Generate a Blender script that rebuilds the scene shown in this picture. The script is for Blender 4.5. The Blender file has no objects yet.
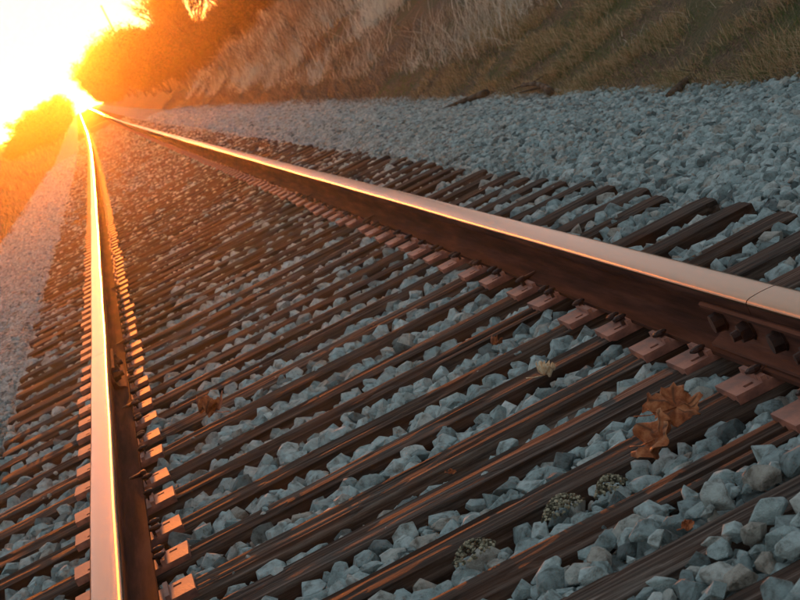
import bpy, bmesh, math, random
import numpy as np
from mathutils import Vector, Matrix, noise

R = math.radians
rnd = random.Random(7)
rng = np.random.default_rng(11)
scene = bpy.context.scene
COL = scene.collection

# ------------------------------------------------------------------ camera
CAM = Vector((-0.3058, 0.0, 1.0978))
yaw, pitch, roll = R(4.1265), R(6.5491), R(-26.6543)
fw = Vector((math.sin(yaw)*math.cos(pitch), math.cos(yaw)*math.cos(pitch), -math.sin(pitch)))
rt = Vector((math.cos(yaw), -math.sin(yaw), 0)); up = rt.cross(fw)
rt2 = rt*math.cos(roll) + up*math.sin(roll)
up2 = -rt*math.sin(roll) + up*math.cos(roll)
cd = bpy.data.cameras.new('camera'); cam = bpy.data.objects.new('camera', cd); COL.objects.link(cam)
M = Matrix((rt2, up2, -fw)).transposed().to_4x4(); M.translation = CAM
cam.matrix_world = M
cd.sensor_width = 36; cd.lens = 2644.77/800*36
cd.clip_start = .05; cd.clip_end = 5000
cd.dof.use_dof = True; cd.dof.focus_distance = 6.6; cd.dof.aperture_fstop = 22
scene.camera = cam

# ------------------------------------------------------------------ sky, sun, exposure
SUN_EL, SUN_AZ = R(1.3), R(0.1)
SKY_TOP = 1.2
world = bpy.data.worlds.new('World'); scene.world = world; world.use_nodes = True
wn = world.node_tree; wn.nodes.clear()
sky = wn.nodes.new('ShaderNodeTexSky'); sky.sky_type = 'NISHITA'; sky.sun_disc = False
sky.sun_elevation = SUN_EL; sky.sun_rotation = SUN_AZ
sky.air_density = 1.0; sky.dust_density = 1.0; sky.ozone_density = 1.0
bg = wn.nodes.new('ShaderNodeBackground'); bg.inputs['Strength'].default_value = .15
wo = wn.nodes.new('ShaderNodeOutputWorld')
hs = wn.nodes.new('ShaderNodeHueSaturation'); hs.inputs['Saturation'].default_value = .42
wn.links.new(sky.outputs[0], hs.inputs['Color'])
sep = wn.nodes.new('ShaderNodeSeparateColor'); com = wn.nodes.new('ShaderNodeCombineColor'); wn.links.new(hs.outputs[0], sep.inputs[0])
for ch in range(3):      # sky colour capped per channel to imitate an even overexposed white
    q = wn.nodes.new('ShaderNodeMath'); q.operation = 'SMOOTH_MIN'; q.inputs[1].default_value = SKY_TOP; q.inputs[2].default_value = SKY_TOP*.8
    wn.links.new(sep.outputs[ch], q.inputs[0]); wn.links.new(q.outputs[0], com.inputs[ch])
wn.links.new(com.outputs[0], bg.inputs[0]); wn.links.new(bg.outputs[0], wo.inputs[0])
sd = bpy.data.lights.new('sun', 'SUN'); sun = bpy.data.objects.new('sun', sd); COL.objects.link(sun)
sd.energy = 2.0; sd.angle = R(.5); sd.color = (1.0, .215, .010)
S = Vector((math.sin(SUN_AZ)*math.cos(SUN_EL), math.cos(SUN_AZ)*math.cos(SUN_EL), math.sin(SUN_EL)))
sun.rotation_euler = S.to_track_quat('Z', 'Y').to_euler()
HAZE = .0002
scene.view_settings.view_transform = 'Standard'; scene.view_settings.look = 'None'
scene.view_settings.exposure = 2.34; scene.view_settings.gamma = 1
scene.cycles.max_bounces = 6; scene.cycles.volume_bounces = 0
scene.cycles.transparent_max_bounces = 8
scene.cycles.use_denoising = True

# ------------------------------------------------------------------ helpers
def mat(name, rough=.8, metal=0.0, spec=.3):
    m = bpy.data.materials.new(name); m.use_nodes = True
    nt = m.node_tree; b = nt.nodes['Principled BSDF']
    b.inputs['Roughness'].default_value = rough; b.inputs['Metallic'].default_value = metal
    b.inputs['Specular IOR Level'].default_value = spec
    return m, nt, b
def N(nt, t, **k):
    n = nt.nodes.new(t)
    for a, v in k.items():
        if a in n.inputs: n.inputs[a].default_value = v
        else: setattr(n, a, v)
    return n
def ramp(nt, fac, stops, interp='LINEAR'):
    r = nt.nodes.new('ShaderNodeValToRGB'); r.color_ramp.interpolation = interp
    e = r.color_ramp.elements
    while len(e) < len(stops): e.new(.5)
    for i, (p, c) in enumerate(stops): e[i].position = p; e[i].color = (*c, 1)
    nt.links.new(fac, r.inputs[0]); return r.outputs[0]
def noise_fac(nt, vec, scale, detail=5, rough=.6, sc3=None):
    if sc3:
        mp = N(nt, 'ShaderNodeMapping'); mp.inputs['Scale'].default_value = sc3; nt.links.new(vec, mp.inputs[0]); vec = mp.outputs[0]
    n = N(nt, 'ShaderNodeTexNoise', Scale=scale, Detail=detail, Roughness=rough); nt.links.new(vec, n.inputs['Vector'])
    return n.outputs['Fac']
def mixc(nt, fac, a, b, mode='MIX'):
    m = nt.nodes.new('ShaderNodeMix'); m.data_type = 'RGBA'; m.blend_type = mode
    for inp, v in ((m.inputs[0], fac), (m.inputs[6], a), (m.inputs[7], b)):
        if hasattr(v, 'node'): nt.links.new(v, inp)
        else: inp.default_value = v if not isinstance(v, tuple) else (*v, 1)
    return m.outputs[2]
def bump(nt, b, h, strength, dist):
    n = N(nt, 'ShaderNodeBump', Strength=strength, Distance=dist); nt.links.new(h, n.inputs['Height'])
    nt.links.new(n.outputs[0], b.inputs['Normal']); return n
def mesh_np(name, V, F, mats, tone=None, smooth=False, midx=None):
    """V (n,3); F list of (k,3) or (k,4) int arrays"""
    me = bpy.data.meshes.new(name)
    F = [f for f in F if len(f)]
    loops = np.concatenate([f.ravel() for f in F]).astype(np.int32)
    tot = np.concatenate([np.full(len(f), f.shape[1]) for f in F]).astype(np.int32)
    st = np.concatenate([[0], np.cumsum(tot)[:-1]]).astype(np.int32)
    me.vertices.add(len(V)); me.loops.add(len(loops)); me.polygons.add(len(tot))
    me.vertices.foreach_set('co', np.asarray(V, np.float32).ravel())
    me.loops.foreach_set('vertex_index', loops)
    me.polygons.foreach_set('loop_start', st); me.polygons.foreach_set('loop_total', tot)
    me.polygons.foreach_set('use_smooth', np.full(len(tot), smooth))
    for m in (mats if isinstance(mats, (list, tuple)) else [mats]): me.materials.append(m)
    if midx is not None: me.polygons.foreach_set('material_index', np.asarray(midx, np.int32))
    if tone is not None:
        at = me.attributes.new('tone', 'FLOAT', 'POINT'); at.data.foreach_set('value', np.asarray(tone, np.float32))
    me.update(calc_edges=True); me.validate(); return me
def obj(name, me, parent=None, loc=None, rot=None, scale=None):
    o = bpy.data.objects.new(name, me); COL.objects.link(o)
    if loc is not None: o.location = loc
    if rot is not None: o.rotation_euler = rot
    if scale is not None: o.scale = scale
    if parent is not None: o.parent = parent
    return o
def tag(o, label=None, cat=None, group=None, kind=None):
    if label: o['label'] = label
    if cat: o['category'] = cat
    if group: o['group'] = group
    if kind: o['kind'] = kind
    return o
def bm_mesh(name, bm, m, smooth=False):
    me = bpy.data.meshes.new(name); bm.to_mesh(me); bm.free()
    for x in (m if isinstance(m, (list, tuple)) else [m]): me.materials.append(x)
    if smooth: me.polygons.foreach_set('use_smooth', [True]*len(me.polygons))
    return me
def ss(a, b, x):
    t = np.clip((x-a)/(b-a), 0, 1); return t*t*(3-2*t)

# the line of the track: straight near, a slow bend to the left and a slight climb far off
def soft(y, a, w): return w*np.log1p(np.exp(np.clip((y-a)/w, -30, 30))) + np.where(y-a > 30*w, y-a-30*w, 0)
def xt(y):
    y = np.asarray(y, float); return -.0035*np.maximum(0, soft(y, 80, 28)-soft(12., 80, 28)) - np.where(y > 380, (y-380)**2/1500., 0)
def LOW(y): return ss(390, 520, y)
def zt(y):
    y0 = np.asarray(y, float); return .0072*np.maximum(0, soft(np.clip(y0, 0, 380), 95, 30)-soft(12., 95, 30))*(1-.9*LOW(y0))

# ------------------------------------------------------------------ materials
def tie_mat():
    m, nt, b = mat('weathered_creosote_wood', .92, 0, .12)
    tc = N(nt, 'ShaderNodeTexCoord'); oi = N(nt, 'ShaderNodeObjectInfo')
    add = N(nt, 'ShaderNodeVectorMath', operation='ADD'); nt.links.new(tc.outputs['Object'], add.inputs[0])
    mul = N(nt, 'ShaderNodeMath', operation='MULTIPLY'); mul.inputs[1].default_value = 37.; nt.links.new(oi.outputs['Random'], mul.inputs[0])
    nt.links.new(mul.outputs[0], add.inputs[1]); v = add.outputs[0]
    g = noise_fac(nt, v, 1, 8, .7, (2.2, 60, 45)); g2 = noise_fac(nt, v, 1, 5, .6, (5, 22, 18)); l = noise_fac(nt, v, 5, 4, .6)
    base = ramp(nt, g, [(.36, (.009, .008, .007)), (.47, (.030, .024, .021)), (.56, (.080, .068, .061)), (.68, (.21, .185, .17))])
    tint = ramp(nt, oi.outputs['Random'], [(0, (.5, .48, .46)), (.35, (.85, .76, .70)), (.6, (1.15, 1.15, 1.15)), (.85, (.75, .60, .50)), (1, (1.5, 1.5, 1.48))])
    c = mixc(nt, 1., base, tint, 'MULTIPLY')
    c = mixc(nt, ramp(nt, l, [(.38, (0, 0, 0)), (.72, (.5, .5, .5))]), c, (.085, .036, .020))
    nt.links.new(c, b.inputs['Base Color'])
    mx = N(nt, 'ShaderNodeMath', operation='ADD'); nt.links.new(g, mx.inputs[0]); nt.links.new(g2, mx.inputs[1])
    bump(nt, b, mx.outputs[0], .5, .005); return m
def rust_mat(name, dark=1., shine=.55, metal=.25, spec=.4, st=None, cut=0.):
    m, nt, b = mat(name, shine, metal, spec)
    tc = N(nt, 'ShaderNodeTexCoord'); v = tc.outputs['Object']
    n1 = noise_fac(nt, v, 28, 6, .6, st); n2 = noise_fac(nt, v, 260, 3, .6, st)
    d = dark
    c = ramp(nt, n1, [(.3, (.035*d, .016*d, .013*d)), (.5, (.10*d, .040*d, .029*d)), (.7, (.19*d, .080*d, .055*d))])
    nt.links.new(c, b.inputs['Base Color'])
    r = N(nt, 'ShaderNodeMapRange'); r.inputs[3].default_value = shine-.12; r.inputs[4].default_value = shine+.2
    nt.links.new(n1, r.inputs[0]); nt.links.new(r.outputs[0], b.inputs['Roughness'])
    bump(nt, b, n2, .35, .0015); return m
def steel_mat():
    m, nt, b = mat('polished_running_steel', .3, 1.0); b.inputs['Specular Tint'].default_value = (.60, .53, .48, 1)
    tc = N(nt, 'ShaderNodeTexCoord'); v = tc.outputs['Object']
    n = noise_fac(nt, v, 1, 5, .6, (120, 3, 120)); n2 = noise_fac(nt, v, 300, 2, .5)
    c = ramp(nt, n, [(.3, (.19, .140, .110)), (.7, (.27, .205, .165))]); nt.links.new(c, b.inputs['Base Color'])
    r = N(nt, 'ShaderNodeMapRange'); r.inputs[3].default_value = .13; r.inputs[4].default_value = .22
    nt.links.new(n, r.inputs[0]); nt.links.new(r.outputs[0], b.inputs['Roughness'])
    bump(nt, b, n2, .12, .0004); return m
def stone_mat(use_tone):
    m, nt, b = mat('crushed_limestone' + ('_mass' if use_tone else ''), .85, 0, .25)
    if use_tone:
        a = N(nt, 'ShaderNodeAttribute', attribute_name='tone'); t = a.outputs['Fac']
        geo = N(nt, 'ShaderNodeNewGeometry'); v = geo.outputs['Position']
    else:
        oi = N(nt, 'ShaderNodeObjectInfo'); t = oi.outputs['Random']
        geo = N(nt, 'ShaderNodeNewGeometry'); v = geo.outputs['Position']
    n = noise_fac(nt, v, 45, 6, .65); n2 = noise_fac(nt, v, 350, 3, .6)
    c0 = ramp(nt, t, [(0, (.10, .13, .135)), (.12, (.23, .305, .315)), (.5, (.36, .465, .48)), (.82, (.46, .565, .575)), (.93, (.36, .34, .30)), (1, (.57, .65, .65))])
    st = ramp(nt, n, [(.34, (.45, .43, .40)), (.48, (.92, .92, .92)), (.64, (1.2, 1.22, 1.22))])
    c = mixc(nt, 1., c0, st, 'MULTIPLY'); nt.links.new(c, b.inputs['Base Color'])
    mx = N(nt, 'ShaderNodeMath', operation='ADD'); nt.links.new(n, mx.inputs[0]); nt.links.new(n2, mx.inputs[1])
    bump(nt, b, mx.outputs[0], .9, .006); return m
def bed_mat():
    m, nt, b = mat('ballast_fines', .95, 0, .2)
    geo = N(nt, 'ShaderNodeNewGeometry'); v = geo.outputs['Position']
    vo = N(nt, 'ShaderNodeTexVoronoi', Scale=24.); nt.links.new(v, vo.inputs['Vector'])
    sx = N(nt, 'ShaderNodeSeparateColor'); nt.links.new(vo.outputs['Color'], sx.inputs[0])
    c0 = ramp(nt, sx.outputs[0], [(0, (.17, .20, .21)), (.5, (.33, .40, .41)), (1, (.44, .51, .52))])
    edge = ramp(nt, vo.outputs['Distance'], [(.35, (1, 1, 1)), (.75, (.12, .11, .10))])
    c = mixc(nt, 1., c0, edge, 'MULTIPLY')
    l = noise_fac(nt, v, 3.5, 5, .7)
    c = mixc(nt, ramp(nt, l, [(.5, (0, 0, 0)), (.75, (.6, .6, .6))]), c, (.13, .095, .065))
    nt.links.new(c, b.inputs['Base Color'])
    inv = N(nt, 'ShaderNodeMath', operation='SUBTRACT'); inv.inputs[0].default_value = 1; nt.links.new(vo.outputs['Distance'], inv.inputs[1])
    bump(nt, b, inv.outputs[0], 1., .03); return m
def earth_mat():
    m, nt, b = mat('leaf_litter_and_earth', .95, 0, .15)
    geo = N(nt, 'ShaderNodeNewGeometry'); v = geo.outputs['Position']
    n = noise_fac(nt, v, 2.2, 7, .7); n2 = noise_fac(nt, v, 40, 4, .7); n3 = noise_fac(nt, v, .8, 3, .6)
    c = ramp(nt, n2, [(.35, (.03, .022, .015)), (.5, (.12, .08, .05)), (.62, (.25, .175, .11))])
    c = mixc(nt, ramp(nt, n3, [(.48, (0, 0, 0)), (.62, (.7, .7, .7))]), c, (.07, .085, .028))
    c = mixc(nt, ramp(nt, n, [(.5, (0, 0, 0)), (.7, (.8, .8, .8))]), c, (.14, .10, .06))
    nt.links.new(c, b.inputs['Base Color']); bump(nt, b, n2, 1., .03); return m
def blade_mat(name, stops, trans=.35):
    m, nt, b = mat(name, .7, 0, .25)
    a = N(nt, 'ShaderNodeAttribute', attribute_name='tone')
    c = ramp(nt, a.outputs['Fac'], stops)
    nt.links.new(c, b.inputs['Base Color'])
    tr = N(nt, 'ShaderNodeBsdfTranslucent'); nt.links.new(c, tr.inputs['Color'])
    mx = N(nt, 'ShaderNodeMixShader'); mx.inputs[0].default_value = trans
    nt.links.new(b.outputs[0], mx.inputs[1]); nt.links.new(tr.outputs[0], mx.inputs[2])
    nt.links.new(mx.outputs[0], nt.nodes['Material Output'].inputs[0]); return m
def bark_mat():
    m, nt, b = mat('bark', .9, 0, .2)
    geo = N(nt, 'ShaderNodeNewGeometry'); n = noise_fac(nt, geo.outputs['Position'], 12, 5, .7)
    nt.links.new(ramp(nt, n, [(.3, (.035, .024, .016)), (.7, (.13, .09, .062))]), b.inputs['Base Color'])
    bump(nt, b, n, .8, .02); return m
TIE = tie_mat(); RUST = rust_mat('rail_rust', .62, .9, 0., .03, (1, .05, 1)); PLATE = rust_mat('plate_rust', 2.3, .55, .0, .28, (.6, .25, 1))
DARKIRON = rust_mat('dark_iron', .45, .6, .3); BARRUST = rust_mat('bar_rust', .95, .85, 0., .06, (1, .06, 1))
STEEL = steel_mat(); STONE = stone_mat(False); STONEM = stone_mat(True); BED = bed_mat(); EARTH = earth_mat(); BARK = bark_mat()

# ------------------------------------------------------------------ ground, ballast bed
def surf(u):
    """height of the ballast, by distance from the track centre"""
    u = np.asarray(u, float); a = np.abs(u)
    z = np.where(a < 1.32, -.115, -.115 + .045*ss(1.30, 1.42, a))
    z = z - .13*ss(1.75, 2.55, a)
    return z
def rise(u):
    u = np.asarray(u, float)
    r = np.where(u > 2.45, .46*(u-2.45), 0); r = np.where(u > 8.5, .46*6.05 + 1.2*(1-np.exp(-(u-8.5)*.12)), r)
    l = np.where(-u > 2.55, .45*(-u-2.55), 0); l = np.where(-u > 5.2, .45*2.65 + .5*(1-np.exp(-(-u-5.2)*.15)), l)
    return r + l
def vnoise(x, y, s):
    return np.array([noise.noise(Vector((a*s, b*s, 3.1))) for a, b in zip(np.ravel(x), np.ravel(y))]).reshape(np.shape(x))
def away(u, y): return 1 - .85*ss(300, 450, y)
def ground_z(x, y):
    u = x - xt(y); return -.235 + rise(u)*away(u, y) + zt(y)
def grid_mesh(name, us, ys, zf, m):
    U, Y = np.meshgrid(us, ys); X = U + xt(Y); Z = zf(U, X, Y)
    V = np.stack([X, Y, Z], -1).reshape(-1, 3); nx, ny = len(us), len(ys)
    i = (np.arange(ny-1)[:, None]*nx + np.arange(nx-1)[None]).ravel()
    return mesh_np(name, V, [np.stack([i, i+1, i+nx+1, i+nx], 1)], m, smooth=True)
us = np.concatenate([[-400, -150, -60, -30, -18, -12, -9, -7.5], np.arange(-6.4, -2.5, .25), [-2.4, -1.5, 0, 1.5, 2.3], np.arange(2.45, 9, .25), [9.6, 10.5, 12, 15, 20, 30, 60, 150, 400]])
ysg = np.concatenate([np.arange(-15, 6, 3), np.arange(6, 50, .4), np.arange(50, 120, 2), np.arange(120, 400, 10), [420, 500, 700, 1000, 1500]])
def gz(U, X, Y):
    n = vnoise(X*2, Y*.5, .7)*.06 + vnoise(X*1.5, Y, 2.3)*.03
    k = ss(2.3, 3.2, np.abs(U))
    return -.235 + rise(U)*away(U, Y) + zt(Y) + n*k
g = obj('ground', grid_mesh('ground', us, ysg, gz, EARTH)); tag(g, kind='structure')
ub = np.concatenate([[-2.75, -2.6], np.arange(-2.5, 2.56, .07), [2.62, 2.8]])
yb = np.concatenate([np.arange(2.5, 30, .12), np.arange(30, 70, .5), np.arange(70, 430, 5)])
def bz(U, X, Y):
    n = vnoise(X, Y, 6)*.02
    far = ss(11, 18, Y)*.02 + ss(24, 45, Y)*.03
    edge = -.06*ss(2.5, 2.75, np.abs(U))
    return surf(U) + zt(Y) + n + far*(np.abs(U) < 2.4) + edge
bed = obj('ballast_bed', grid_mesh('ballast_bed', ub, yb, bz, BED)); tag(bed, kind='structure')

# ------------------------------------------------------------------ track
track = bpy.data.objects.new('railroad_track', None); COL.objects.link(track)
tag(track, 'single railway track of rusty shiny-topped rails on dark weathered wooden ties running into the sunset', 'railroad track')

# -- ties
TIE_L, TIE_W, TIE_H = 2.60, .205, .17
def make_tie(seed, segs, detail):
    r = random.Random(seed); prof = []
    # cross profile (y, z): rounded, worn upper edges, cupped top
    k = 9 if detail else 3
    top = [(-.5 + i/(k-1)) for i in range(k)]
    for t in top:
        z = -.0006*(2*abs(t))**4 - (.002 if abs(t) > .49 else 0); prof.append((t*TIE_W, z))
    prof = [(-TIE_W*.5, -TIE_H), (-TIE_W*.505, -.07), (-TIE_W*.503, -.028)] + prof + [(TIE_W*.503, -.028), (TIE_W*.505, -.07), (TIE_W*.5, -TIE_H)]
    n = len(prof); xs = [-TIE_L/2 + TIE_L*i/segs for i in range(segs+1)]; V = []
    o = r.uniform(0, 90); wear = r.uniform(.6, 1.6)
    cracks = [(r.uniform(-.09, .07), r.uniform(-1.2, .6), r.uniform(.4, 1.3), r.uniform(.004, .010)) for _ in range(7)]
    for i, x in enumerate(xs):
        e = min(1, (TIE_L/2-abs(x))/.05 + .9)
        for (y, z) in prof:
            dz = dy = 0
            if detail and z > -.06:
                dz = noise.noise(Vector((x*1.1+o, y*34, o)))*.0022*wear + noise.noise(Vector((x*7+o, y*80, o)))*.0015*wear
                dy = noise.noise(Vector((x*3+o, z*9+y*3, 5+o)))*.0015*wear
                for (cy, cx, cl, dp) in cracks:
                    if cx < x < cx+cl and abs(y-cy-.01*math.sin(x*3)) < TIE_W/16: dz -= dp
            V.append((x, y*e+dy, z+dz - (1-e)*.02))
    F = []
    for i in range(segs):
        for j in range(n):
            a = i*n+j; b = i*n+(j+1) % n; F.append((a, b, b+n, a+n))
    me = bpy.data.meshes.new('crosstie'); me.from_pydata(V, [], F + [tuple(range(n-1, -1, -1)), tuple(segs*n+j for j in range(n))])
    me.materials.append(TIE); me.polygons.foreach_set('use_smooth', [False]*len(me.polygons)); me.update()
    bm = bmesh.new(); bm.from_mesh(me); bmesh.ops.recalc_face_normals(bm, faces=bm.faces); bm.to_mesh(me); bm.free()
    return me
tie_hi = [make_tie(s, 60, True) for s in range(14)]
tie_lo = [make_tie(100+s, 6, False) for s in range(5)]
PW = .197
near = [5.264, 5.784, 6.181, 6.67, 7.15, 7.723, 8.171, 8.769, 9.228, 9.772, 10.273, 10.722, 11.175, 11.604, 12.089, 12.532, 12.969, 13.602, 14.021]
ty = [3.28, 3.80, 4.30, 4.775] + near
ty = [t + PW/2 for t in ty]
while ty[-1] < 158: ty.append(ty[-1] + rnd.uniform(.44, .535))
ties = []
lab = {3: 'tie half buried by pale ballast stones beside the right rail joint', 5: 'dark brown tie carrying the large curled dry leaf', 9: 'brown tie with a small pale curled leaf on it'}
tie_up = []
for i, y in enumerate(ty):
    hi = i < 46
    me = (tie_hi if hi else tie_lo)[rnd.randrange(14 if hi else 5)]
    o = obj('crosstie', me, track, (float(xt(y)) + rnd.uniform(-.03, .03), y, -.013 + float(zt(y))),
            (rnd.uniform(-.007, .007), 0, rnd.uniform(-.006, .006)), (1, rnd.uniform(.93, 1.04), 1))
    if rnd.random() < .5: o.rotation_euler[2] += math.pi
    ties.append(o)
# the rest of the ties, merged
V, F = [], []
y = ty[-1] + .49; 
while y < 415:
    x0 = float(xt(y)); z0 = float(zt(y)) - .021; b = len(V)
    for dx in (-1.3, 1.3):
        for dy in (-.11, .11):
            for dz in (-.12, 0): V.append((x0+dx, y+dy, z0+dz))
    F += [(b, b+1, b+3, b+2), (b+4, b+6, b+7, b+5), (b, b+4, b+5, b+1), (b+2, b+3, b+7, b+6), (b+1, b+5, b+7, b+3)]
    y += .49
me = bpy.data.meshes.new('crosstie_far'); me.from_pydata(V, [], F); me.materials.append(TIE)
tag(obj('crosstie', me, track), kind='stuff')

# -- tie plates with real spike holes
def make_plate():
    bm = bmesh.new()
    xs = [0, .030, .052, .075, .245, .268, .285, .325]; yy = [-PW/2, -.062, -.038, .038, .062, PW/2]
    zt_ = lambda x: 0.0 if x > .30 or x < .02 else .0
    holes = {(1, 1), (5, 3)}
    vs = {}
    def v(i, j, z):
        k = (i, j, z)
        if k not in vs: vs[k] = bm.verts.new((xs[i], yy[j], z))
        return vs[k]
    T, B = 0.0, -.021
    for i in range(len(xs)-1):
        for j in range(len(yy)-1):
            if (i, j) in holes:
                a = [(i, j), (i+1, j), (i+1, j+1), (i, j+1)]
                for q in range(4):
                    p, s = a[q], a[(q+1) % 4]
                    bm.faces.new((v(*s, T), v(*p, T), v(*p, B), v(*s, B)))
            else:
                bm.faces.new((v(i, j, T), v(i+1, j, T), v(i+1, j+1, T), v(i, j+1, T)))
    nx, ny = len(xs)-1, len(yy)-1
    per = [(i, 0) for i in range(nx)] + [(nx, j) for j in range(ny)] + [(i, ny) for i in range(nx, 0, -1)] + [(0, j) for j in range(ny, 0, -1)]
    for q in range(len(per)):
        p, s = per[q], per[(q+1) % len(per)]
        bm.faces.new((v(*p, B), v(*s, B), v(*s, T), v(*p, T)))
    # raised shoulders either side of the rail foot
    for x0, x1 in ((.062, .074), (.2185, .2305)):
        r = bmesh.ops.create_cube(bm, size=1, matrix=Matrix.Translation(((x0+x1)/2, 0, .006)) @ Matrix.Diagonal((x1-x0, PW*.97, .0125, 1)))
    bmesh.ops.recalc_face_normals(bm, faces=bm.faces)
    return bm_mesh('tie_plate', bm, PLATE)
def make_spike():
    bm = bmesh.new()
    bmesh.ops.create_cube(bm, size=1, matrix=Matrix.Translation((0, 0, -.005)) @ Matrix.Diagonal((.015, .015, .03, 1)))
    r = bmesh.ops.create_uvsphere(bm, u_segments=8, v_segments=5, radius=1, matrix=Matrix.Translation((-.005, 0, .010)) @ Matrix.Diagonal((.020, .016, .008, 1)))
    return bm_mesh('spike', bm, DARKIRON, False)
plate_me, spike_me = make_plate(), make_spike()
# plate local x: 0 = inner (gauge side) end; rail centre at .7575-.605 = .1525
def add_sub(o, name, me, wl, rz, sc=(1, 1, 1)):
    """child of tie o, placed at world location wl with world heading rz"""
    c = obj(name, me, o)
    c.matrix_local = Matrix.LocRotScale(o.location, o.rotation_euler, o.scale).inverted() @ Matrix.LocRotScale(wl, Matrix.Rotation(rz, 3, 'Z').to_quaternion(), sc)
    return c
GC = .7575
for i, o in enumerate(ties[:150]):
    y = o.location.y; cx = float(xt(y)); z = float(zt(y))
    for s in (-1, 1):
        jit = rnd.uniform(-.008, .008)
        p = add_sub(o, 'tie_plate', plate_me, Vector((cx + s*(.605+jit*1.6), y + rnd.uniform(-.006, .006), z + .0005)), (0 if s > 0 else math.pi) + rnd.uniform(-.025, .025))
        if i < 30:
            for (du, dy, f) in ((.0665, .05, 1), (.0665, -.05, 1), (.2265, .05, -1)):
                if rnd.random() < .72:
                    add_sub(o, 'spike', spike_me, Vector((cx + s*(.605+du), y + dy*s + rnd.uniform(-.003, .003), z + .008 + rnd.uniform(0, .006))), (0 if s*f > 0 else math.pi) + rnd.uniform(-.2, .2))
V, F = [], []
for o in ties[150:]:
    y = o.location.y; cx = float(xt(y)); z = float(zt(y)) + .0005
    for s in (-1, 1):
        b = len(V)
        for dx in (.605, .93):
            for dy in (-PW/2, PW/2):
                for dz in (-.02, 0): V.append((cx+s*dx, y+dy, z+dz))
        F += [(b, b+1, b+3, b+2), (b+4, b+6, b+7, b+5), (b, b+4, b+5, b+1), (b+2, b+3, b+7, b+6), (b+1, b+5, b+7, b+3)]
me = bpy.data.meshes.new('tie_plate_far'); me.from_pydata(V, [], F); me.materials.append(PLATE)
tag(obj('tie_plate', me, track), kind='stuff')

# -- rails
half = [(.070, .0005), (.070, .011), (.045, .0165), (.020, .024), (.0105, .034), (.0085, .055), (.0085, .085), (.0105, .104), (.018, .1125),
        (.0385, .1195), (.0405, .124), (.0408, .144), (.0395, .1495), (.0355, .1535), (.029, .1555), (.015, .1567), (0, .157)]
profile = half + [(-a, b) for a, b in half[-2::-1]]
npf = len(profile)
shiny = {j for j in range(npf) if profile[j][1] >= .1439 and profile[(j+1) % npf][1] >= .1439}
def make_rail(side, y0, y1):
    ys_ = [y0] + [q for q in np.concatenate([np.arange(2, 100, 1.), np.arange(100, 430, 4.)]) if y0+.2 < q < y1-.2] + [y1]
    V, F, MI = [], [], []
    for y in ys_:
        cx = float(xt(y)) + side*GC; z = float(zt(y))
        wob = .0012*math.sin(y*1.7+side) + .0008*math.sin(y*.61)
        for (a, b) in profile: V.append((cx+a+wob, y, z+b))
    for i in range(len(ys_)-1):
        for j in range(npf):
            a = i*npf+j; b = i*npf+(j+1) % npf
            F.append((a, a+npf, b+npf, b)); MI.append(1 if j in shiny and (profile[j][0]+profile[(j+1) % npf][0])*.5*side < .034 else 0)
    F += [tuple(range(npf)), tuple((len(ys_)-1)*npf+j for j in range(npf-1, -1, -1))]; MI += [0, 0]
    me = bpy.data.meshes.new('rail'); me.from_pydata(V, [], F); me.materials.append(RUST); me.materials.append(STEEL)
    me.polygons.foreach_set('material_index', MI)
    sm = [True]*len(F); sm[-1] = sm[-2] = False
    me.polygons.foreach_set('use_smooth', sm); me.update()
    bm = bmesh.new(); bm.from_mesh(me); bmesh.ops.recalc_face_normals(bm, faces=bm.faces)
    for e in bm.edges:
        if len(e.link_faces) == 2 and e.calc_face_angle(0) > R(38): e.smooth = False
    bm.to_mesh(me); bm.free()
    return obj('rail', me, track)
JR, JL = 5.335, 11.56
rails = {'rn': make_rail(1, 1.5, JR-.004), 'rf': make_rail(1, JR+.004, 425), 'ln': make_rail(-1, 1.5, JL-.003), 'lf': make_rail(-1, JL+.003, 425)}
def joint(side, yc, rail):
    for sd in (1, -1):     # gauge side, field side
        s = -side*sd
        pr = [(.0125, .106), (.022, .115), (.046, .120), (.052, .116), (.050, .108), (.030, .100), (.027, .060), (.034, .036), (.062, .024), (.064, .019), (.040, .0195), (.014, .030)]
        bm = bmesh.new(); n = len(pr); L = .455
        ends = [[bm.verts.new((side*GC + s*a, y, b)) for a, b in pr] for y in (yc-L, yc+L)]
        for j in range(n): bm.faces.new((ends[0][j], ends[0][(j+1) % n], ends[1][(j+1) % n], ends[1][j]))
        bm.faces.new(ends[0]); bm.faces.new(ends[1][::-1]); bmesh.ops.recalc_face_normals(bm, faces=bm.faces)
        jb = obj('joint_bar', bm_mesh('joint_bar', bm, BARRUST), rail)
        for k, dy in enumerate((-.38, -.13, .13, .38)):
            bm = bmesh.new()
            # square nut, washer and threaded end, or round bolt head, lying across the web
            nut = (k % 2 == 0) == (sd == 1)
            bmesh.ops.create_cone(bm, cap_ends=True, segments=6 if nut else 10, radius1=.025, radius2=.022, depth=.026, matrix=Matrix.Translation((s*.044, 0, 0)) @ Matrix.Rotation(s*math.pi/2, 4, 'Y'))
            bmesh.ops.create_cone(bm, cap_ends=True, segments=12, radius1=.027, radius2=.027, depth=.006, matrix=Matrix.Translation((s*.031, 0, 0)) @ Matrix.Rotation(math.pi/2, 4, 'Y'))
            if nut: bmesh.ops.create_cone(bm, cap_ends=True, segments=10, radius1=.013, radius2=.011, depth=.03, matrix=Matrix.Translation((s*.060, 0, 0)) @ Matrix.Rotation(s*math.pi/2, 4, 'Y'))
            obj('bolt', bm_mesh('bolt', bm, DARKIRON), rail, (side*GC, yc+dy, .074), (rnd.uniform(0, 1), 0, 0))
joint(1, JR, rails['rf']); joint(-1, JL, rails['lf'])
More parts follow.
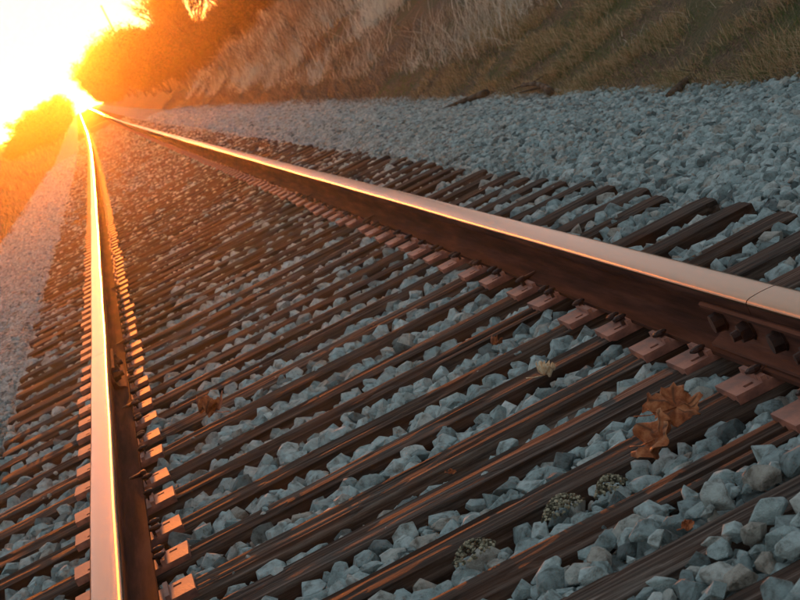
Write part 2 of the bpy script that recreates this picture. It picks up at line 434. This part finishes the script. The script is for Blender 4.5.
def anchor(side, y, rail):
    bm = bmesh.new(); s = -side
    for a, z, w, h, d in ((.080, .012, .020, .030, .030), (.055, .018, .05, .012, .026), (.0, -.012, .165, .016, .028), (-.074, .004, .02, .03, .026)):
        bmesh.ops.create_cube(bm, size=1, matrix=Matrix.Translation((s*a, 0, z)) @ Matrix.Diagonal((w, d, h, 1)))
    bmesh.ops.bevel(bm, geom=list(bm.edges), offset=.004, segments=1, affect='EDGES')
    obj('rail_anchor', bm_mesh('rail_anchor', bm, DARKIRON), rail, (side*GC, y, 0))
for side, y in ((1, 8.34), (1, 13.2), (1, 16.9), (1, 20.3), (-1, 8.36), (-1, 10.4), (-1, 13.3), (-1, 17.6)):
    anchor(side, y, rails['rf'] if side > 0 else rails['ln' if y < JL else 'lf'])

# ------------------------------------------------------------------ ballast stones
def stone_variant(r, npts=13, bev=0):
    bm = bmesh.new()
    ax = (1, r.uniform(.62, .95), r.uniform(.45, .8))
    for _ in range(npts):
        v = Vector((r.gauss(0, 1), r.gauss(0, 1), r.gauss(0, 1))).normalized() * r.uniform(.45, .52)
        bm.verts.new((v.x*ax[0], v.y*ax[1], v.z*ax[2]))
    h = bmesh.ops.convex_hull(bm, input=bm.verts)
    bmesh.ops.delete(bm, geom=[v for v in bm.verts if not v.link_faces], context='VERTS')
    if bev: 
        bmesh.ops.dissolve_limit(bm, angle_limit=R(18), verts=bm.verts, edges=bm.edges)
        bmesh.ops.bevel(bm, geom=list(bm.edges), offset=.02, segments=1, affect='EDGES', clamp_overlap=True)
    bmesh.ops.recalc_face_normals(bm, faces=bm.faces); bmesh.ops.triangulate(bm, faces=bm.faces)
    return bm
rs = random.Random(5)
hi_st = [bm_mesh('stone', stone_variant(rs, rs.choice((11, 12, 14, 17)), 1), STONE) for _ in range(34)]
lo_st = []
for _ in range(30):
    bm = stone_variant(rs, 16, 0); bm.verts.index_update()
    lo_st.append((np.array([v.co[:] for v in bm.verts]), np.array([[v.index for v in f.verts] for f in bm.faces]))); bm.free()
rtn, upn, fwn, cn = (np.array(v) for v in (rt2, up2, fw, CAM))
def inview(x, y, z, mpx=60):
    d = np.stack([x, y, z], -1) - cn; dz = d @ fwn
    px = 400 + 2644.8*(d @ rtn)/dz; py = 300 - 2644.8*(d @ upn)/dz
    return (px > -mpx) & (px < 800+mpx) & (py > -mpx) & (py < 600+mpx) & (dz > 0)
tyn = np.array(ty)
def scatter(y0, y1, u0, u1, dens, smin, smax, sep=.62):
    n = int((y1-y0)*(u1-u0)*dens); y = rng.uniform(y0, y1, n); u = rng.uniform(u0, u1, n)
    s = smin + (smax-smin)*rng.random(n)**1.7
    ok = inview(u+xt(y), y, -.05+zt(y)); y, u, s = y[ok], u[ok], s[ok]
    # dart throwing on a hash grid
    o = np.argsort(-s*rng.uniform(.6, 1, len(s))); y, u, s = y[o], u[o], s[o]; cell = smax; H = {}; keep = []
    for i in range(len(y)):
        cx, cy = int(u[i]//cell), int(y[i]//cell); bad = False
        for a in (-1, 0, 1):
            for b in (-1, 0, 1):
                for j in H.get((cx+a, cy+b), ()):
                    d = sep*(s[i]+s[j])*.5
                    if (u[i]-u[j])**2+(y[i]-y[j])**2 < d*d: bad = True; break
                if bad: break
            if bad: break
        if not bad: H.setdefault((cx, cy), []).append(i); keep.append(i)
    return u[keep], y[keep], s[keep]
def between(u, y, s, margin):
    """inside the ties' length keep stones only in the cribs (a few spill over)"""
    j = np.clip(np.searchsorted(tyn, y), 1, len(tyn)-1)
    d = np.minimum(np.abs(tyn[j]-y), np.abs(tyn[j-1]-y))
    inner = np.abs(u) < 1.30
    return ~inner | (d > TIE_W/2 + s*margin)
U, Y, Sz, Z = [], [], [], []
def addst(u, y, s, z): U.append(u); Y.append(y); Sz.append(s); Z.append(z)
for (y0, y1, u0, u1, dens, a, b, sep, nl) in ((3.2, 12, -1.32, 1.32, 1500, .032, .088, .62, 2), (12, 22, -1.32, 1.32, 800, .036, .080, .66, 2), (22, 38, -1.32, 1.32, 800, .040, .078, .72, 1), (38, 60, -1.32, 1.32, 700, .042, .078, .75, 1), (60, 90, -1.32, 1.32, 400, .05, .078, .8, 1), (90, 130, -1.32, 1.32, 260, .055, .08, .9, 1),
                                    (3.2, 12, 1.32, 2.7, 1500, .030, .078, .62, 2), (12, 22, 1.32, 2.7, 1500, .028, .062, .66, 2), (12, 24, -2.6, -1.32, 1500, .028, .060, .66, 2), (22, 36, 1.32, 2.7, 1200, .034, .066, .72, 1), (24, 36, -2.6, -1.32, 1200, .034, .062, .72, 1),
                                    (36, 60, 1.32, 2.7, 800, .045, .08, .8, 1), (36, 60, -2.6, -1.32, 800, .045, .075, .8, 1), (60, 95, 1.32, 2.7, 300, .06, .10, .95, 1), (60, 95, -2.6, -1.32, 300, .06, .095, .95, 1)):
    for layer in range(nl):
        u, y, s = scatter(y0, y1, u0, u1, dens, a, b, sep)
        k = between(u, y, s, .1 if y0 < 12 else -.02); u, y, s = u[k], y[k], s[k]
        inner = np.abs(u) < 1.3
        buried = np.where(y < 5.0, .055*ss(-.3, .5, u)*ss(5.0, 4.3, y), 0)
        z = surf(u) + np.where(inner, .014*ss(10, 16, y) + .016*ss(24, 36, y), .02*ss(24, 40, y)) + s*.18 + np.where(inner, .02, 0) + (np.where(inner, .038, .018) if layer else (.022 if y0 >= 22 else 0)) + buried + vnoise(u, y, 2.2)*np.where(inner, .02, .01)
        z = np.where(~inner, z-.012, z)
        if y0 >= 12 and u0 > -2 and u0 < 0: z = -.050 + .010*ss(15, 40, y) + vnoise(u, y, 2.2)*.02 + rng.uniform(-.014, .012, len(u))
        addst(u, y, s, z)
# small chips filling the gaps between the stones
u, y, s = scatter(3.2, 13, -1.32, 1.32, 3000, .012, .030, .7); k = between(u, y, s, .1); u, y, s = u[k], y[k], s[k]
addst(u, y, s, surf(u) + .038 + rng.uniform(-.006, .012, len(u)) + vnoise(u, y, 2.2)*.02)
# a scatter of chips lying on the ties themselves
u, y, s = scatter(3.4, 13, -1.25, 1.25, 12, .014, .034, 1.); j = np.clip(np.searchsorted(tyn, y), 1, len(tyn)-1)
d = np.minimum(np.abs(tyn[j]-y), np.abs(tyn[j-1]-y)); k = (d < .1) & (np.abs(np.abs(u)-GC) > .2); addst(u[k], y[k], s[k], np.full(k.sum(), -.021)+s[k]*.22)
U, Y, Sz, Z = (np.concatenate(q) for q in (U, Y, Sz, Z))
k = np.abs(np.abs(U)-GC) > np.where(Z > -.03-Sz*.3, .09+Sz*.3, 0); U, Y, Sz, Z = U[k], Y[k], Sz[k], Z[k]
X = U + xt(Y); Z = Z + zt(Y)
vis = inview(X, Y, Z, 0); app = Sz/Y*vis*(Z > -.095); order = np.argsort(-app)
big, rest = order[:300], order[300:]
for i in big:
    obj('stone', hi_st[rs.randrange(34)], bed, (X[i], Y[i], Z[i]), (rs.uniform(-.5, .5), rs.uniform(-.5, .5), rs.uniform(0, 6.28)), (Sz[i]*1.08,)*3)
def rotmats(n, tilt):
    a = rng.uniform(0, 2*np.pi, n); b = rng.uniform(-tilt, tilt, n); c = rng.uniform(-tilt, tilt, n)
    ca, sa, cb, sb, cc, sc_ = np.cos(a), np.sin(a), np.cos(b), np.sin(b), np.cos(c), np.sin(c)
    Zr = np.zeros((n, 3, 3)); Zr[:, 0, 0] = ca; Zr[:, 0, 1] = -sa; Zr[:, 1, 0] = sa; Zr[:, 1, 1] = ca; Zr[:, 2, 2] = 1
    Xr = np.zeros((n, 3, 3)); Xr[:, 0, 0] = 1; Xr[:, 1, 1] = cb; Xr[:, 1, 2] = -sb; Xr[:, 2, 1] = sb; Xr[:, 2, 2] = cb
    Yr = np.zeros((n, 3, 3)); Yr[:, 1, 1] = 1; Yr[:, 0, 0] = cc; Yr[:, 0, 2] = sc_; Yr[:, 2, 0] = -sc_; Yr[:, 2, 2] = cc
    return Zr @ Xr @ Yr
VV, FF, TT = [], [], []; base = 0; which = rng.integers(0, 30, len(rest))
for q in range(30):
    idx = rest[which == q]; Vq, Fq = lo_st[q]; n = len(idx); RM = rotmats(n, .7)
    P = np.einsum('nij,vj->nvi', RM, Vq)*(Sz[idx]*1.08)[:, None, None] + np.stack([X[idx], Y[idx], Z[idx]], -1)[:, None]
    VV.append(P.reshape(-1, 3)); FF.append((Fq[None] + (np.arange(n)*len(Vq))[:, None, None] + base).reshape(-1, 3)); base += n*len(Vq)
    TT.append(np.repeat(rng.random(n), len(Vq)))
o = obj('stone', mesh_np('stone_mass', np.concatenate(VV), [np.concatenate(FF)], STONEM, np.concatenate(TT)), bed); tag(o, kind='stuff')
print('stones', len(U), len(hi_st))

# ------------------------------------------------------------------ grass and weeds
def blades(name, x, y, h, w, lean, mt, label, cat, droop=.5, bias=(0, 0), tone=None):
    n = len(x); a = rng.uniform(0, 2*np.pi, n); f = rng.uniform(0, 2*np.pi, n); ln = np.abs(rng.normal(0, lean, n))
    z = ground_z(x, y) + vnoise(x, y, .7)*.07*0 - .03
    dx = np.cos(a)*ln + bias[0]; dy = np.sin(a)*ln + bias[1]
    V = np.zeros((n, 7, 3))
    for k, t in enumerate((0, .4, .75, 1.0)):
        px = x + dx*h*t**(1+droop); py = y + dy*h*t**(1+droop); pz = z + h*t*(1-.25*np.minimum(1, ln)*t)
        ww = w*(1, .85, .5, 0)[k]*.5
        if k < 3:
            V[:, 2*k] = np.stack([px-np.cos(f)*ww, py-np.sin(f)*ww, pz], -1); V[:, 2*k+1] = np.stack([px+np.cos(f)*ww, py+np.sin(f)*ww, pz], -1)
        else: V[:, 6] = np.stack([px, py, pz], -1)
    b = (np.arange(n)*7)[:, None]
    me = mesh_np(name, V.reshape(-1, 3), [np.concatenate([b+np.array([0, 1, 3, 2]), b+np.array([2, 3, 5, 4])]), b+np.array([4, 5, 6])], mt,
                 np.repeat(rng.random(n) if tone is None else tone, 7))
    o = obj(name, me); tag(o, label, cat, kind='stuff'); return o
def patch(n, u0, u1, y0, y1, clump=0., cs=1.2, power=1.):
    y = y0 + (y1-y0)*rng.random(n)**power; u = u0 + (u1-u0)*rng.random(n)
    if clump:
        c = vnoise(u*2.2, y*.6, cs); k = c > (clump-1)*.5 + rng.normal(0, .12, n); y, u = y[k], u[k]
    x = u + xt(y); k = inview(x, y, ground_z(x, y)+.3, 90); return x[k], y[k]
PALE = blade_mat('pale_dry_grass', [(0, (.17, .125, .09)), (.3, (.36, .29, .22)), (.6, (.58, .52, .42)), (1, (.74, .69, .58))], .3)
STRAW = blade_mat('short_straw_grass', [(0, (.08, .12, .035)), (.25, (.17, .16, .06)), (.45, (.34, .20, .11)), (.75, (.48, .33, .19)), (1, (.60, .48, .31))], .3)
GREEN = blade_mat('low_green_grass', [(0, (.04, .08, .018)), (.6, (.09, .15, .035)), (1, (.2, .21, .08))], .3)
BROWN = blade_mat('dead_brown_weeds', [(0, (.05, .035, .025)), (.5, (.18, .125, .085)), (1, (.38, .28, .19))], .25)
x, y = patch(300000, 2.9, 8.5, 14.5, 95, 1.3, .3, 1.5); k = (x-2.5) > .012*np.maximum(0, 26-y)**1.5; x, y = x[k], y[k]
tn = np.clip(.74 + vnoise(x*1.6, y*.5, .45)*.8 + rng.normal(0, .22, len(x)), 0, 1)
blades('tall_grass', x, y, rng.uniform(.12, .75, len(x))*(.35+.65*ss(14, 30, y))*(.25+.75*ss(2.7, 4.0, x+rng.normal(0, .2, len(x)))), rng.uniform(.002, .0055, len(x))*(1+.02*y), .65, PALE, 'tall pale feathery dry grass covering the bank right of the track', 'grass', .8, (.3, -.1), tn)
x, y = patch(240000, 2.5, 4.2, 9.5, 26, 1.3, 1.6, .9)
blades('short_grass', x, y, rng.uniform(.02, .13, len(x)), rng.uniform(.002, .006, len(x)), 1.0, STRAW, 'short straw coloured grass at the foot of the bank nearest the camera', 'grass')
x, y = patch(60000, 2.6, 4.4, 10, 30, .45, 1.1, 1)
blades('green_grass', x, y, rng.uniform(.02, .08, len(x)), rng.uniform(.002, .005, len(x)), .8, GREEN, 'low green grass in patches on the bank beside the ballast', 'grass')
x, y = patch(50000, 2.1, 2.7, 9, 22, .35, 1.3, 1)
blades('sparse_weeds', x, y, rng.uniform(.02, .08, len(x)), rng.uniform(.002, .005, len(x)), 1.1, STRAW, 'sparse straw weeds growing through the pale gravel shoulder', 'weeds')
x, y = patch(80000, 2.4, 3.6, 12, 110, .9, .9, 1.4)
blades('dead_weeds', x, y, rng.uniform(.04, .26, len(x))*(.3+.7*ss(16, 30, y)), rng.uniform(.003, .007, len(x)), .9, BROWN, 'dead brown weeds and litter along the foot of the right bank', 'weeds')
x, y = patch(60000, 3.4, 9.5, 45, 150, 1.05, .4, 1.4)
blades('brown_grass', x, y, rng.uniform(.4, .9, len(x)), rng.uniform(.008, .016, len(x)), .35, BROWN, 'tall dark brown grass higher up on the right bank', 'grass', .6, (.05, 0))
x, y = patch(90000, -7.5, -2.45, 35, 190, 1.1, .5, 1.6)
blades('bank_grass', x, y, rng.uniform(.08, .34, len(x)), rng.uniform(.008, .018, len(x)), .6, BROWN, 'dry golden brown grass on the low bank left of the track', 'grass')

# ------------------------------------------------------------------ shrubs, trees
def twig_mesh(name, segs, leaves, mt, lt):
    A = np.array([s[0] for s in segs]); B = np.array([s[1] for s in segs]); ra = np.array([s[2] for s in segs]); rb = np.array([s[3] for s in segs]); n = len(A)
    d = B-A; d /= np.linalg.norm(d, axis=1)[:, None]+1e-9; ref = np.where(np.abs(d[:, 2:3]) < .9, np.array([[0, 0, 1.]]), np.array([[1., 0, 0]]))
    p = np.cross(d, ref); p /= np.linalg.norm(p, axis=1)[:, None]+1e-9; q = np.cross(d, p)
    k = 4 if ra.max() > .03 else 3; V = []
    for C, rr in ((A, ra), (B, rb)):
        for j in range(k):
            t = 2*np.pi*j/k; V.append(C + (p*math.cos(t)+q*math.sin(t))*rr[:, None])
    V = np.stack(V, 1).reshape(-1, 3); b = (np.arange(n)*2*k)[:, None]
    F = np.concatenate([b+np.array([j, (j+1) % k, (j+1) % k+k, j+k]) for j in range(k)])
    return mesh_np(name, V, [F], mt, smooth=True)
def leaf_mesh(name, pts, size, mt):
    n = len(pts); P = np.array(pts); s = size*rng.uniform(.5, 1.2, n); RM = rotmats(n, 1.5)
    L = np.array([(-.5, 0, 0), (0, -.32, .08), (.5, 0, 0), (0, .32, .08)])
    V = np.einsum('nij,vj->nvi', RM, L)*s[:, None, None] + P[:, None]
    b = (np.arange(n)*4)[:, None]
    return mesh_np(name, V.reshape(-1, 3), [np.concatenate([b+np.array([0, 1, 2]), b+np.array([0, 2, 3])])], mt, np.repeat(rng.random(n), 4))
def grow(r, p, d, L, rad, depth, maxd, segs, tips, up_=.15, spread=.6, nb=3):
    n = 3 if depth < maxd else 2; q = p.copy()
    for i in range(n):
        d = (d + Vector((r.gauss(0, .13), r.gauss(0, .13), r.gauss(0, .08)+up_*.3))).normalized(); q2 = q + d*(L/n)
        r0 = rad*(1-.45*i/n); r1 = rad*(1-.45*(i+1)/n); segs.append((q[:], q2[:], max(r0, .012), max(r1, .009))); q = q2
        if depth < maxd:
            for _ in range(nb if i else max(1, nb-1)):
                ax = Vector((r.gauss(0, 1), r.gauss(0, 1), r.gauss(0, .4))).normalized()
                dd = (d + ax*spread + Vector((0, 0, up_))).normalized()
                grow(r, q, dd, L*r.uniform(.45, .72), r1*r.uniform(.4, .6), depth+1, maxd, segs, tips, up_, spread, nb)
    tips.append(q[:])
TWIGLEAF = blade_mat('dry_tree_leaves', [(0, (.06, .03, .012)), (.5, (.16, .085, .03)), (1, (.30, .17, .055))], .5)
BUSHLEAF = blade_mat('dark_bush_leaves', [(0, (.025, .022, .010)), (.6, (.075, .06, .022)), (1, (.16, .10, .04))], .35)
def tree_proto(seed, h, stems, leafy, lsize, lm, spread=.6, maxd=3, trunkfrac=.3):
    r = random.Random(seed); big, fine, tips = [], [], []
    for s in range(stems):
        segs = []; d = Vector((r.gauss(0, .25 if stems > 1 else .06), r.gauss(0, .25 if stems > 1 else .06), 1)).normalized()
        grow(r, Vector((r.gauss(0, .12*(stems > 1)), r.gauss(0, .12*(stems > 1)), -.15)), d, h*r.uniform(.5, .7), h*(.022 if stems == 1 else .008), 0, maxd, segs, tips, .22, spread, 3)
        thr = max(.0125, h*(.0065 if stems == 1 else .004))
        for sg in segs: (big if sg[2] > thr else fine).append(sg)
    lp = []
    for t in tips:
        for _ in range(leafy): lp.append((t[0]+r.gauss(0, .09*h/3), t[1]+r.gauss(0, .09*h/3), t[2]+r.gauss(0, .09*h/3)))
    tm = twig_mesh('trunk', big, None, BARK, None); cm = twig_mesh('crown', fine, None, BARK, None)
    lm_ = leaf_mesh('leaves', lp, lsize, lm) if lp else None
    return tm, cm, lm_
def place(name, proto, x, y, sc, rz, label, cat, group):
    root = bpy.data.objects.new(name, None); COL.objects.link(root)
    root.location = (x, y, float(ground_z(np.float64(x), np.float64(y)))-.03); root.rotation_euler = (0, 0, rz); root.scale = (sc,)*3
    tag(root, label, cat, group)
    obj('trunk' if 'tree' in name else 'stems', proto[0], root); c = obj('crown', proto[1], root)
    if proto[2]: obj('foliage', proto[2], c)
    return root
T1 = [tree_proto(21+i, 5.0, 1, 0, .07, TWIGLEAF, .65, 4 if i == 0 else 4) for i in range(2)]
B1 = [tree_proto(41+i, 2.4, 6, 7, .075, BUSHLEAF, .6, 3) for i in range(3)]
B2 = [tree_proto(61+i, 1.6, 7, 9, .07, BUSHLEAF, .8, 3) for i in range(2)]
# bare trees on the right bank against the glare
trees = [(5.3, 92, .85, 'backlit bare tree with glowing twigs in the middle of the bank row'), (6.4, 84, .9, 'leafless tree whose dark trunk crosses the top edge of the picture'),
         (4.6, 104, .78, 'small bare tree at the left end of the row beside the glare'), (7.6, 90, .9, 'bare tree standing behind the dark trunk tree on the bank'),
         (5.0, 118, .95, 'twiggy tree behind the left end of the bank row'), (8.0, 78, .8, 'rightmost bare tree above the pale grass bank'), (5.7, 99, .85, 'low spreading bare tree in the thicket between two taller ones')]
for i, (x, y, s, l) in enumerate(trees): place('bare_tree', T1[i % 2], x, y, s, i*1.3, l, 'tree', 'bare trees along the right bank')
k = 0
RB = [(58, 5.9, .5), (62, 5.3, .5), (66, 6.4, .55), (70, 5.2, .6), (74, 4.6, .5), (78, 5.8, .5), (82, 4.5, .45), (86, 3.9, .45), (90, 5.6, .5), (95, 4.3, .5), (100, 3.6, .5), (105, 4.9, .62), (111, 3.8, .68), (118, 3.4, .8),
      (124, 4.4, 1.0), (131, 3.6, .95), (139, 3.3, .95), (147, 4.1, 1.25), (156, 3.4, 1.1), (166, 3.8, 1.35), (178, 3.5, 1.35), (192, 3.6, 1.5), (210, 3.5, 1.55), (228, 3.4, 1.6), (248, 3.3, 1.7), (272, 3.2, 1.8), (300, 3.2, 1.9), (52, 6.6, .4), (72, 7.0, .7)]
WH = ['small dark shrub above the pale grass, at the right end of the thicket', 'brown shrub in the part of the thicket lit orange by the haze', 'shrub glowing yellow at the far left end of the thicket beside the sun']
for (y, u, s) in RB:
    j = 0 if y < 76 else 1 if y < 128 else 2
    place('brush_shrub', B1[k % 3], u + float(xt(y)), y, s, k*1.1, WH[j], 'shrub', ['dark shrubs above the pale grass', 'orange hazed shrubs of the thicket', 'yellow glowing shrubs beside the sun'][j]); k += 1
for (y, u, s) in [(225, 3.0, .9), (245, 2.9, 1.0), (268, 2.8, 1.05), (290, 2.8, 1.1), (315, 2.8, 1.2), (340, 2.7, 1.3)]:
    place('low_shrub', B2[k % 2], u + float(xt(y)), y, s, k*1.7, 'low shrub under the glowing thicket right beside the vanishing rails', 'shrub', 'low shrubs right of the vanishing rails'); k += 1
for (y, u, s) in [(122, -4.2, .4), (130, -3.9, .6), (138, -3.7, .85), (146, -3.4, 1.15), (154, -3.0, 1.25), (163, -2.8, 1.3), (174, -2.7, 1.35), (186, -2.6, 1.4), (205, -2.6, 1.5), (230, -2.6, 1.6), (260, -2.6, 1.7)]:
    place('low_shrub', B2[k % 2], u + float(xt(y)), y, s, k*1.7, 'round low shrub in the clump on the left bank below the sun', 'shrub', 'shrubs in the clump left of the vanishing track'); k += 1

# ------------------------------------------------------------------ utility pole
def cyl(bm, p, q, r0, r1, seg=8):
    p, q = Vector(p), Vector(q); d = q-p
    bmesh.ops.create_cone(bm, cap_ends=True, segments=seg, radius1=r0, radius2=r1, depth=d.length, matrix=Matrix.Translation((p+q)/2) @ d.to_track_quat('Z', 'Y').to_matrix().to_4x4())
pole = bpy.data.objects.new('utility_pole', None); COL.objects.link(pole); pole.location = (3.35, 170, float(ground_z(np.float64(3.35), np.float64(170.))))
tag(pole, 'thin upright pole sticking out above the yellow brush beside the glare', 'pole')
bm = bmesh.new(); cyl(bm, (0, 0, -.3), (0, 0, 6.1), .07, .045, 10); obj('shaft', bm_mesh('shaft', bm, BARK, True), pole)
bm = bmesh.new(); cyl(bm, (0, 0, 6.05), (0, 0, 6.16), .065, .05, 10); obj('cap', bm_mesh('cap', bm, DARKIRON, True), pole)

# ------------------------------------------------------------------ fallen branches at the foot of the right bank
def branch(x, y, L, rz, seed, label):
    r = random.Random(seed); bm = bmesh.new(); p = Vector((0, 0, .04)); d = Vector((1, 0, 0))
    for i in range(6):
        d = (d + Vector((0, r.gauss(0, .12), r.gauss(.0, .03)))).normalized(); q = p + d*L/6; q.z = max(.02, q.z); rad = .03*(1-i/8)
        cyl(bm, p, q, rad, rad*.86, 7)
        if i in (1, 3, 4):
            s = q + Vector((r.uniform(.1, .3), r.choice((-1, 1))*r.uniform(.1, .3), r.uniform(.0, .06)))*min(1, L); cyl(bm, q, s, rad*.4, rad*.15, 5)
        p = q
    z = float(ground_z(np.float64(x), np.float64(y)))
    o = obj('fallen_branch', bm_mesh('fallen_branch', bm, BARK, True), None, (x, y, z+.03), (0, 0, rz)); tag(o, label, 'branch')
branch(2.50, 17.6, 1.6, R(75), 1, 'longest dark fallen branch lying where the weeds meet the gravel')
branch(2.52, 20.6, 1.2, R(85), 2, 'dark fallen branch on the gravel edge, farther from the camera')
branch(2.42, 13.6, .6, R(60), 3, 'short dark stick on the pale gravel, nearest the camera')

# ------------------------------------------------------------------ fallen leaves
def leaf_mat():
    m, nt, b = mat('dry_leaf', .7, 0, .25)
    tc = N(nt, 'ShaderNodeTexCoord'); n = noise_fac(nt, tc.outputs['Object'], 35, 5, .7)
    a = N(nt, 'ShaderNodeAttribute', attribute_name='tone')
    c = ramp(nt, n, [(.35, (.13, .036, .014)), (.5, (.32, .10, .038)), (.68, (.50, .22, .10))])
    c = mixc(nt, a.outputs['Fac'], c, (.10, .04, .02)); nt.links.new(c, b.inputs['Base Color'])
    bump(nt, b, n, .6, .003); return m
LEAFM = leaf_mat()
def pale_leaf_mat():
    m, nt, b = mat('pale_dry_leaf', .7, 0, .25)
    tc = N(nt, 'ShaderNodeTexCoord'); n = noise_fac(nt, tc.outputs['Object'], 60, 4, .7)
    nt.links.new(ramp(nt, n, [(.35, (.55, .30, .14)), (.6, (.80, .68, .48))]), b.inputs['Base Color']); return m
PALELEAF = pale_leaf_mat()
def make_leaf(size, seed, lobes, curl, m):
    """broad lobed leaf: midrib along x, blade folded and curled, with a stalk"""
    r = random.Random(seed); na, nr = 48, 7; V = [(0, 0, 0)]; T = [0]; F = []
    for k in range(1, nr+1):
        for i in range(na):
            a = 2*math.pi*i/na; w = .72 + .28*abs(math.cos(a*lobes/2.0))**.7; w *= 1 - .18*math.cos(a) + .05*math.sin(11*a+seed) + .06*math.sin(17*a)
            q = k/nr*w*.5*size; x, y = q*math.cos(a)*1.15, q*math.sin(a)*.95
            rr = math.hypot(x, y)/size
            z = curl*size*(rr**2*1.1 + .35*abs(y/size)) + size*.20*noise.noise(Vector((x/size*5+seed, y/size*5, seed))) + .08*size*math.sin(5*a+seed)*rr*2
            x2 = x*(1-.5*curl*rr); V.append((x2, y*(1-.9*curl*rr*1.3), z)); T.append(1. if (i % (na//lobes)) == 0 and k < nr else 0.)
    for i in range(na): F.append((0, 1+i, 1+(i+1) % na))
    for k in range(nr-1):
        for i in range(na):
            a = 1+k*na+i; b = 1+k*na+(i+1) % na; F.append((a, a+na, b+na, b))
    me = bpy.data.meshes.new('leaf'); me.from_pydata(V, [], F); me.materials.append(m)
    at = me.attributes.new('tone', 'FLOAT', 'POINT'); at.data.foreach_set('value', T)
    bm = bmesh.new(); bm.from_mesh(me)
    bmesh.ops.solidify(bm, geom=bm.faces[:], thickness=.0008)
    cyl(bm, (-.02*size, 0, .01*size), (-.55*size, .03*size, .05*size), .0016, .001, 6); cyl(bm, (-.55*size, .03*size, .05*size), (-.85*size, .1*size, .10*size), .001, .0014, 6)
    bm.to_mesh(me); bm.free(); me.polygons.foreach_set('use_smooth', [True]*len(me.polygons))
    return me
for (x, y, z, size, rot, curl, sd_, lob, m, l) in [
    (.475, 5.22, .046, .125, (R(48), R(8), R(25)), .22, 3, 5, LEAFM, 'upper half of the big pair of curled rust brown leaves on the tie'),
    (.405, 5.12, .028, .125, (R(38), R(-14), R(-60)), .3, 8, 5, LEAFM, 'lower darker leaf of the big curled brown pair on the tie'),
    (.41, 6.50, .014, .075, (R(20), R(10), R(30)), 1.0, 5, 5, PALELEAF, 'small pale cream curled leaf on a tie near the right rail'),
    (-.42, 8.98, .025, .135, (R(30), R(-20), R(130)), .9, 6, 3, LEAFM, 'dark red brown leaf standing on a tie near the left rail'),
    (.425, 7.50, -.005, .060, (R(40), R(0), R(80)), .7, 7, 3, LEAFM, 'small orange brown leaf among stones far from the camera'),
    (.28, 4.40, .02, .028, (R(60), R(0), R(20)), .5, 9, 3, LEAFM, 'tiny bright orange leaf scrap on the nearest pale stones'),
    (.055, 5.98, .00, .022, (R(50), R(20), R(20)), .5, 12, 3, LEAFM, 'tiny orange leaf scrap between ties in the middle of the track')]:
    o = obj('fallen_leaf', make_leaf(size, sd_, lob, curl, m), None, (x, y, z), rot); tag(o, l, 'leaf')

# ------------------------------------------------------------------ lichen crusted lumps between the ties
def lump_mat():
    m, nt, b = mat('speckled_crust', .9, 0, .2)
    a = N(nt, 'ShaderNodeAttribute', attribute_name='tone')
    nt.links.new(ramp(nt, a.outputs['Fac'], [(0, (.03, .03, .022)), (.35, (.09, .088, .06)), (.6, (.22, .21, .15)), (1, (.40, .38, .28))]), b.inputs['Base Color']); return m
LUMP = lump_mat()
def lump(x, y, z, L, W, rz, seed, label):
    r = random.Random(seed); V, F, T = [], [], []; Vq, Fq = lo_st[seed % 30]
    for i in range(230):
        a = r.uniform(0, 6.28); q = math.sqrt(r.random()); px, py = q*math.cos(a)*L/2, q*math.sin(a)*W/2; pz = .030*(1-q*q)
        s = r.uniform(.006, .011); b = len(V); t = r.random()
        rm = Matrix.Rotation(r.uniform(0, 6), 3, 'Z') @ Matrix.Rotation(r.uniform(0, 3), 3, 'X')
        for v in Vq: w = rm @ Vector(v)*s; V.append((px+w.x, py+w.y, pz+w.z)); T.append(t)
        F += [tuple(int(c)+b for c in f) for f in Fq]
    me = mesh_np('gravel_clump', np.array(V), [np.array(F)], LUMP, T)
    o = obj('gravel_clump', me, None, (x, y, z), (0, 0, rz)); tag(o, label, 'clump')
lump(.165, 5.12, -.012, .10, .06, R(20), 3, 'speckled yellow grey gravel clump beside a tie, middle one of three')
lump(.265, 5.08, -.012, .080, .040, R(25), 5, 'speckled gravel clump just below the big brown leaves, rightmost of three')
lump(-.03, 5.13, -.012, .10, .06, R(15), 8, 'speckled gravel clump in the crib, leftmost and lowest of three')

# ------------------------------------------------------------------ haze volume, added to make the orange flare glow round the sun
bm = bmesh.new(); bmesh.ops.create_cube(bm, size=1, matrix=Matrix.Translation((0, 740, 6.5)) @ Matrix.Diagonal((830, 1540, 19, 1)))
hz = bpy.data.materials.new('haze'); hz.use_nodes = True; nt = hz.node_tree; nt.nodes.clear()
pv = nt.nodes.new('ShaderNodeVolumePrincipled'); pv.inputs['Density'].default_value = HAZE; pv.inputs['Anisotropy'].default_value = .91; pv.inputs['Color'].default_value = (.95, .93, .9, 1)
mo = nt.nodes.new('ShaderNodeOutputMaterial'); nt.links.new(pv.outputs[0], mo.inputs['Volume'])
tag(obj('haze', bm_mesh('haze', bm, hz)), 'warm haze added to make the flare glow round the sun', 'haze', kind='stuff')
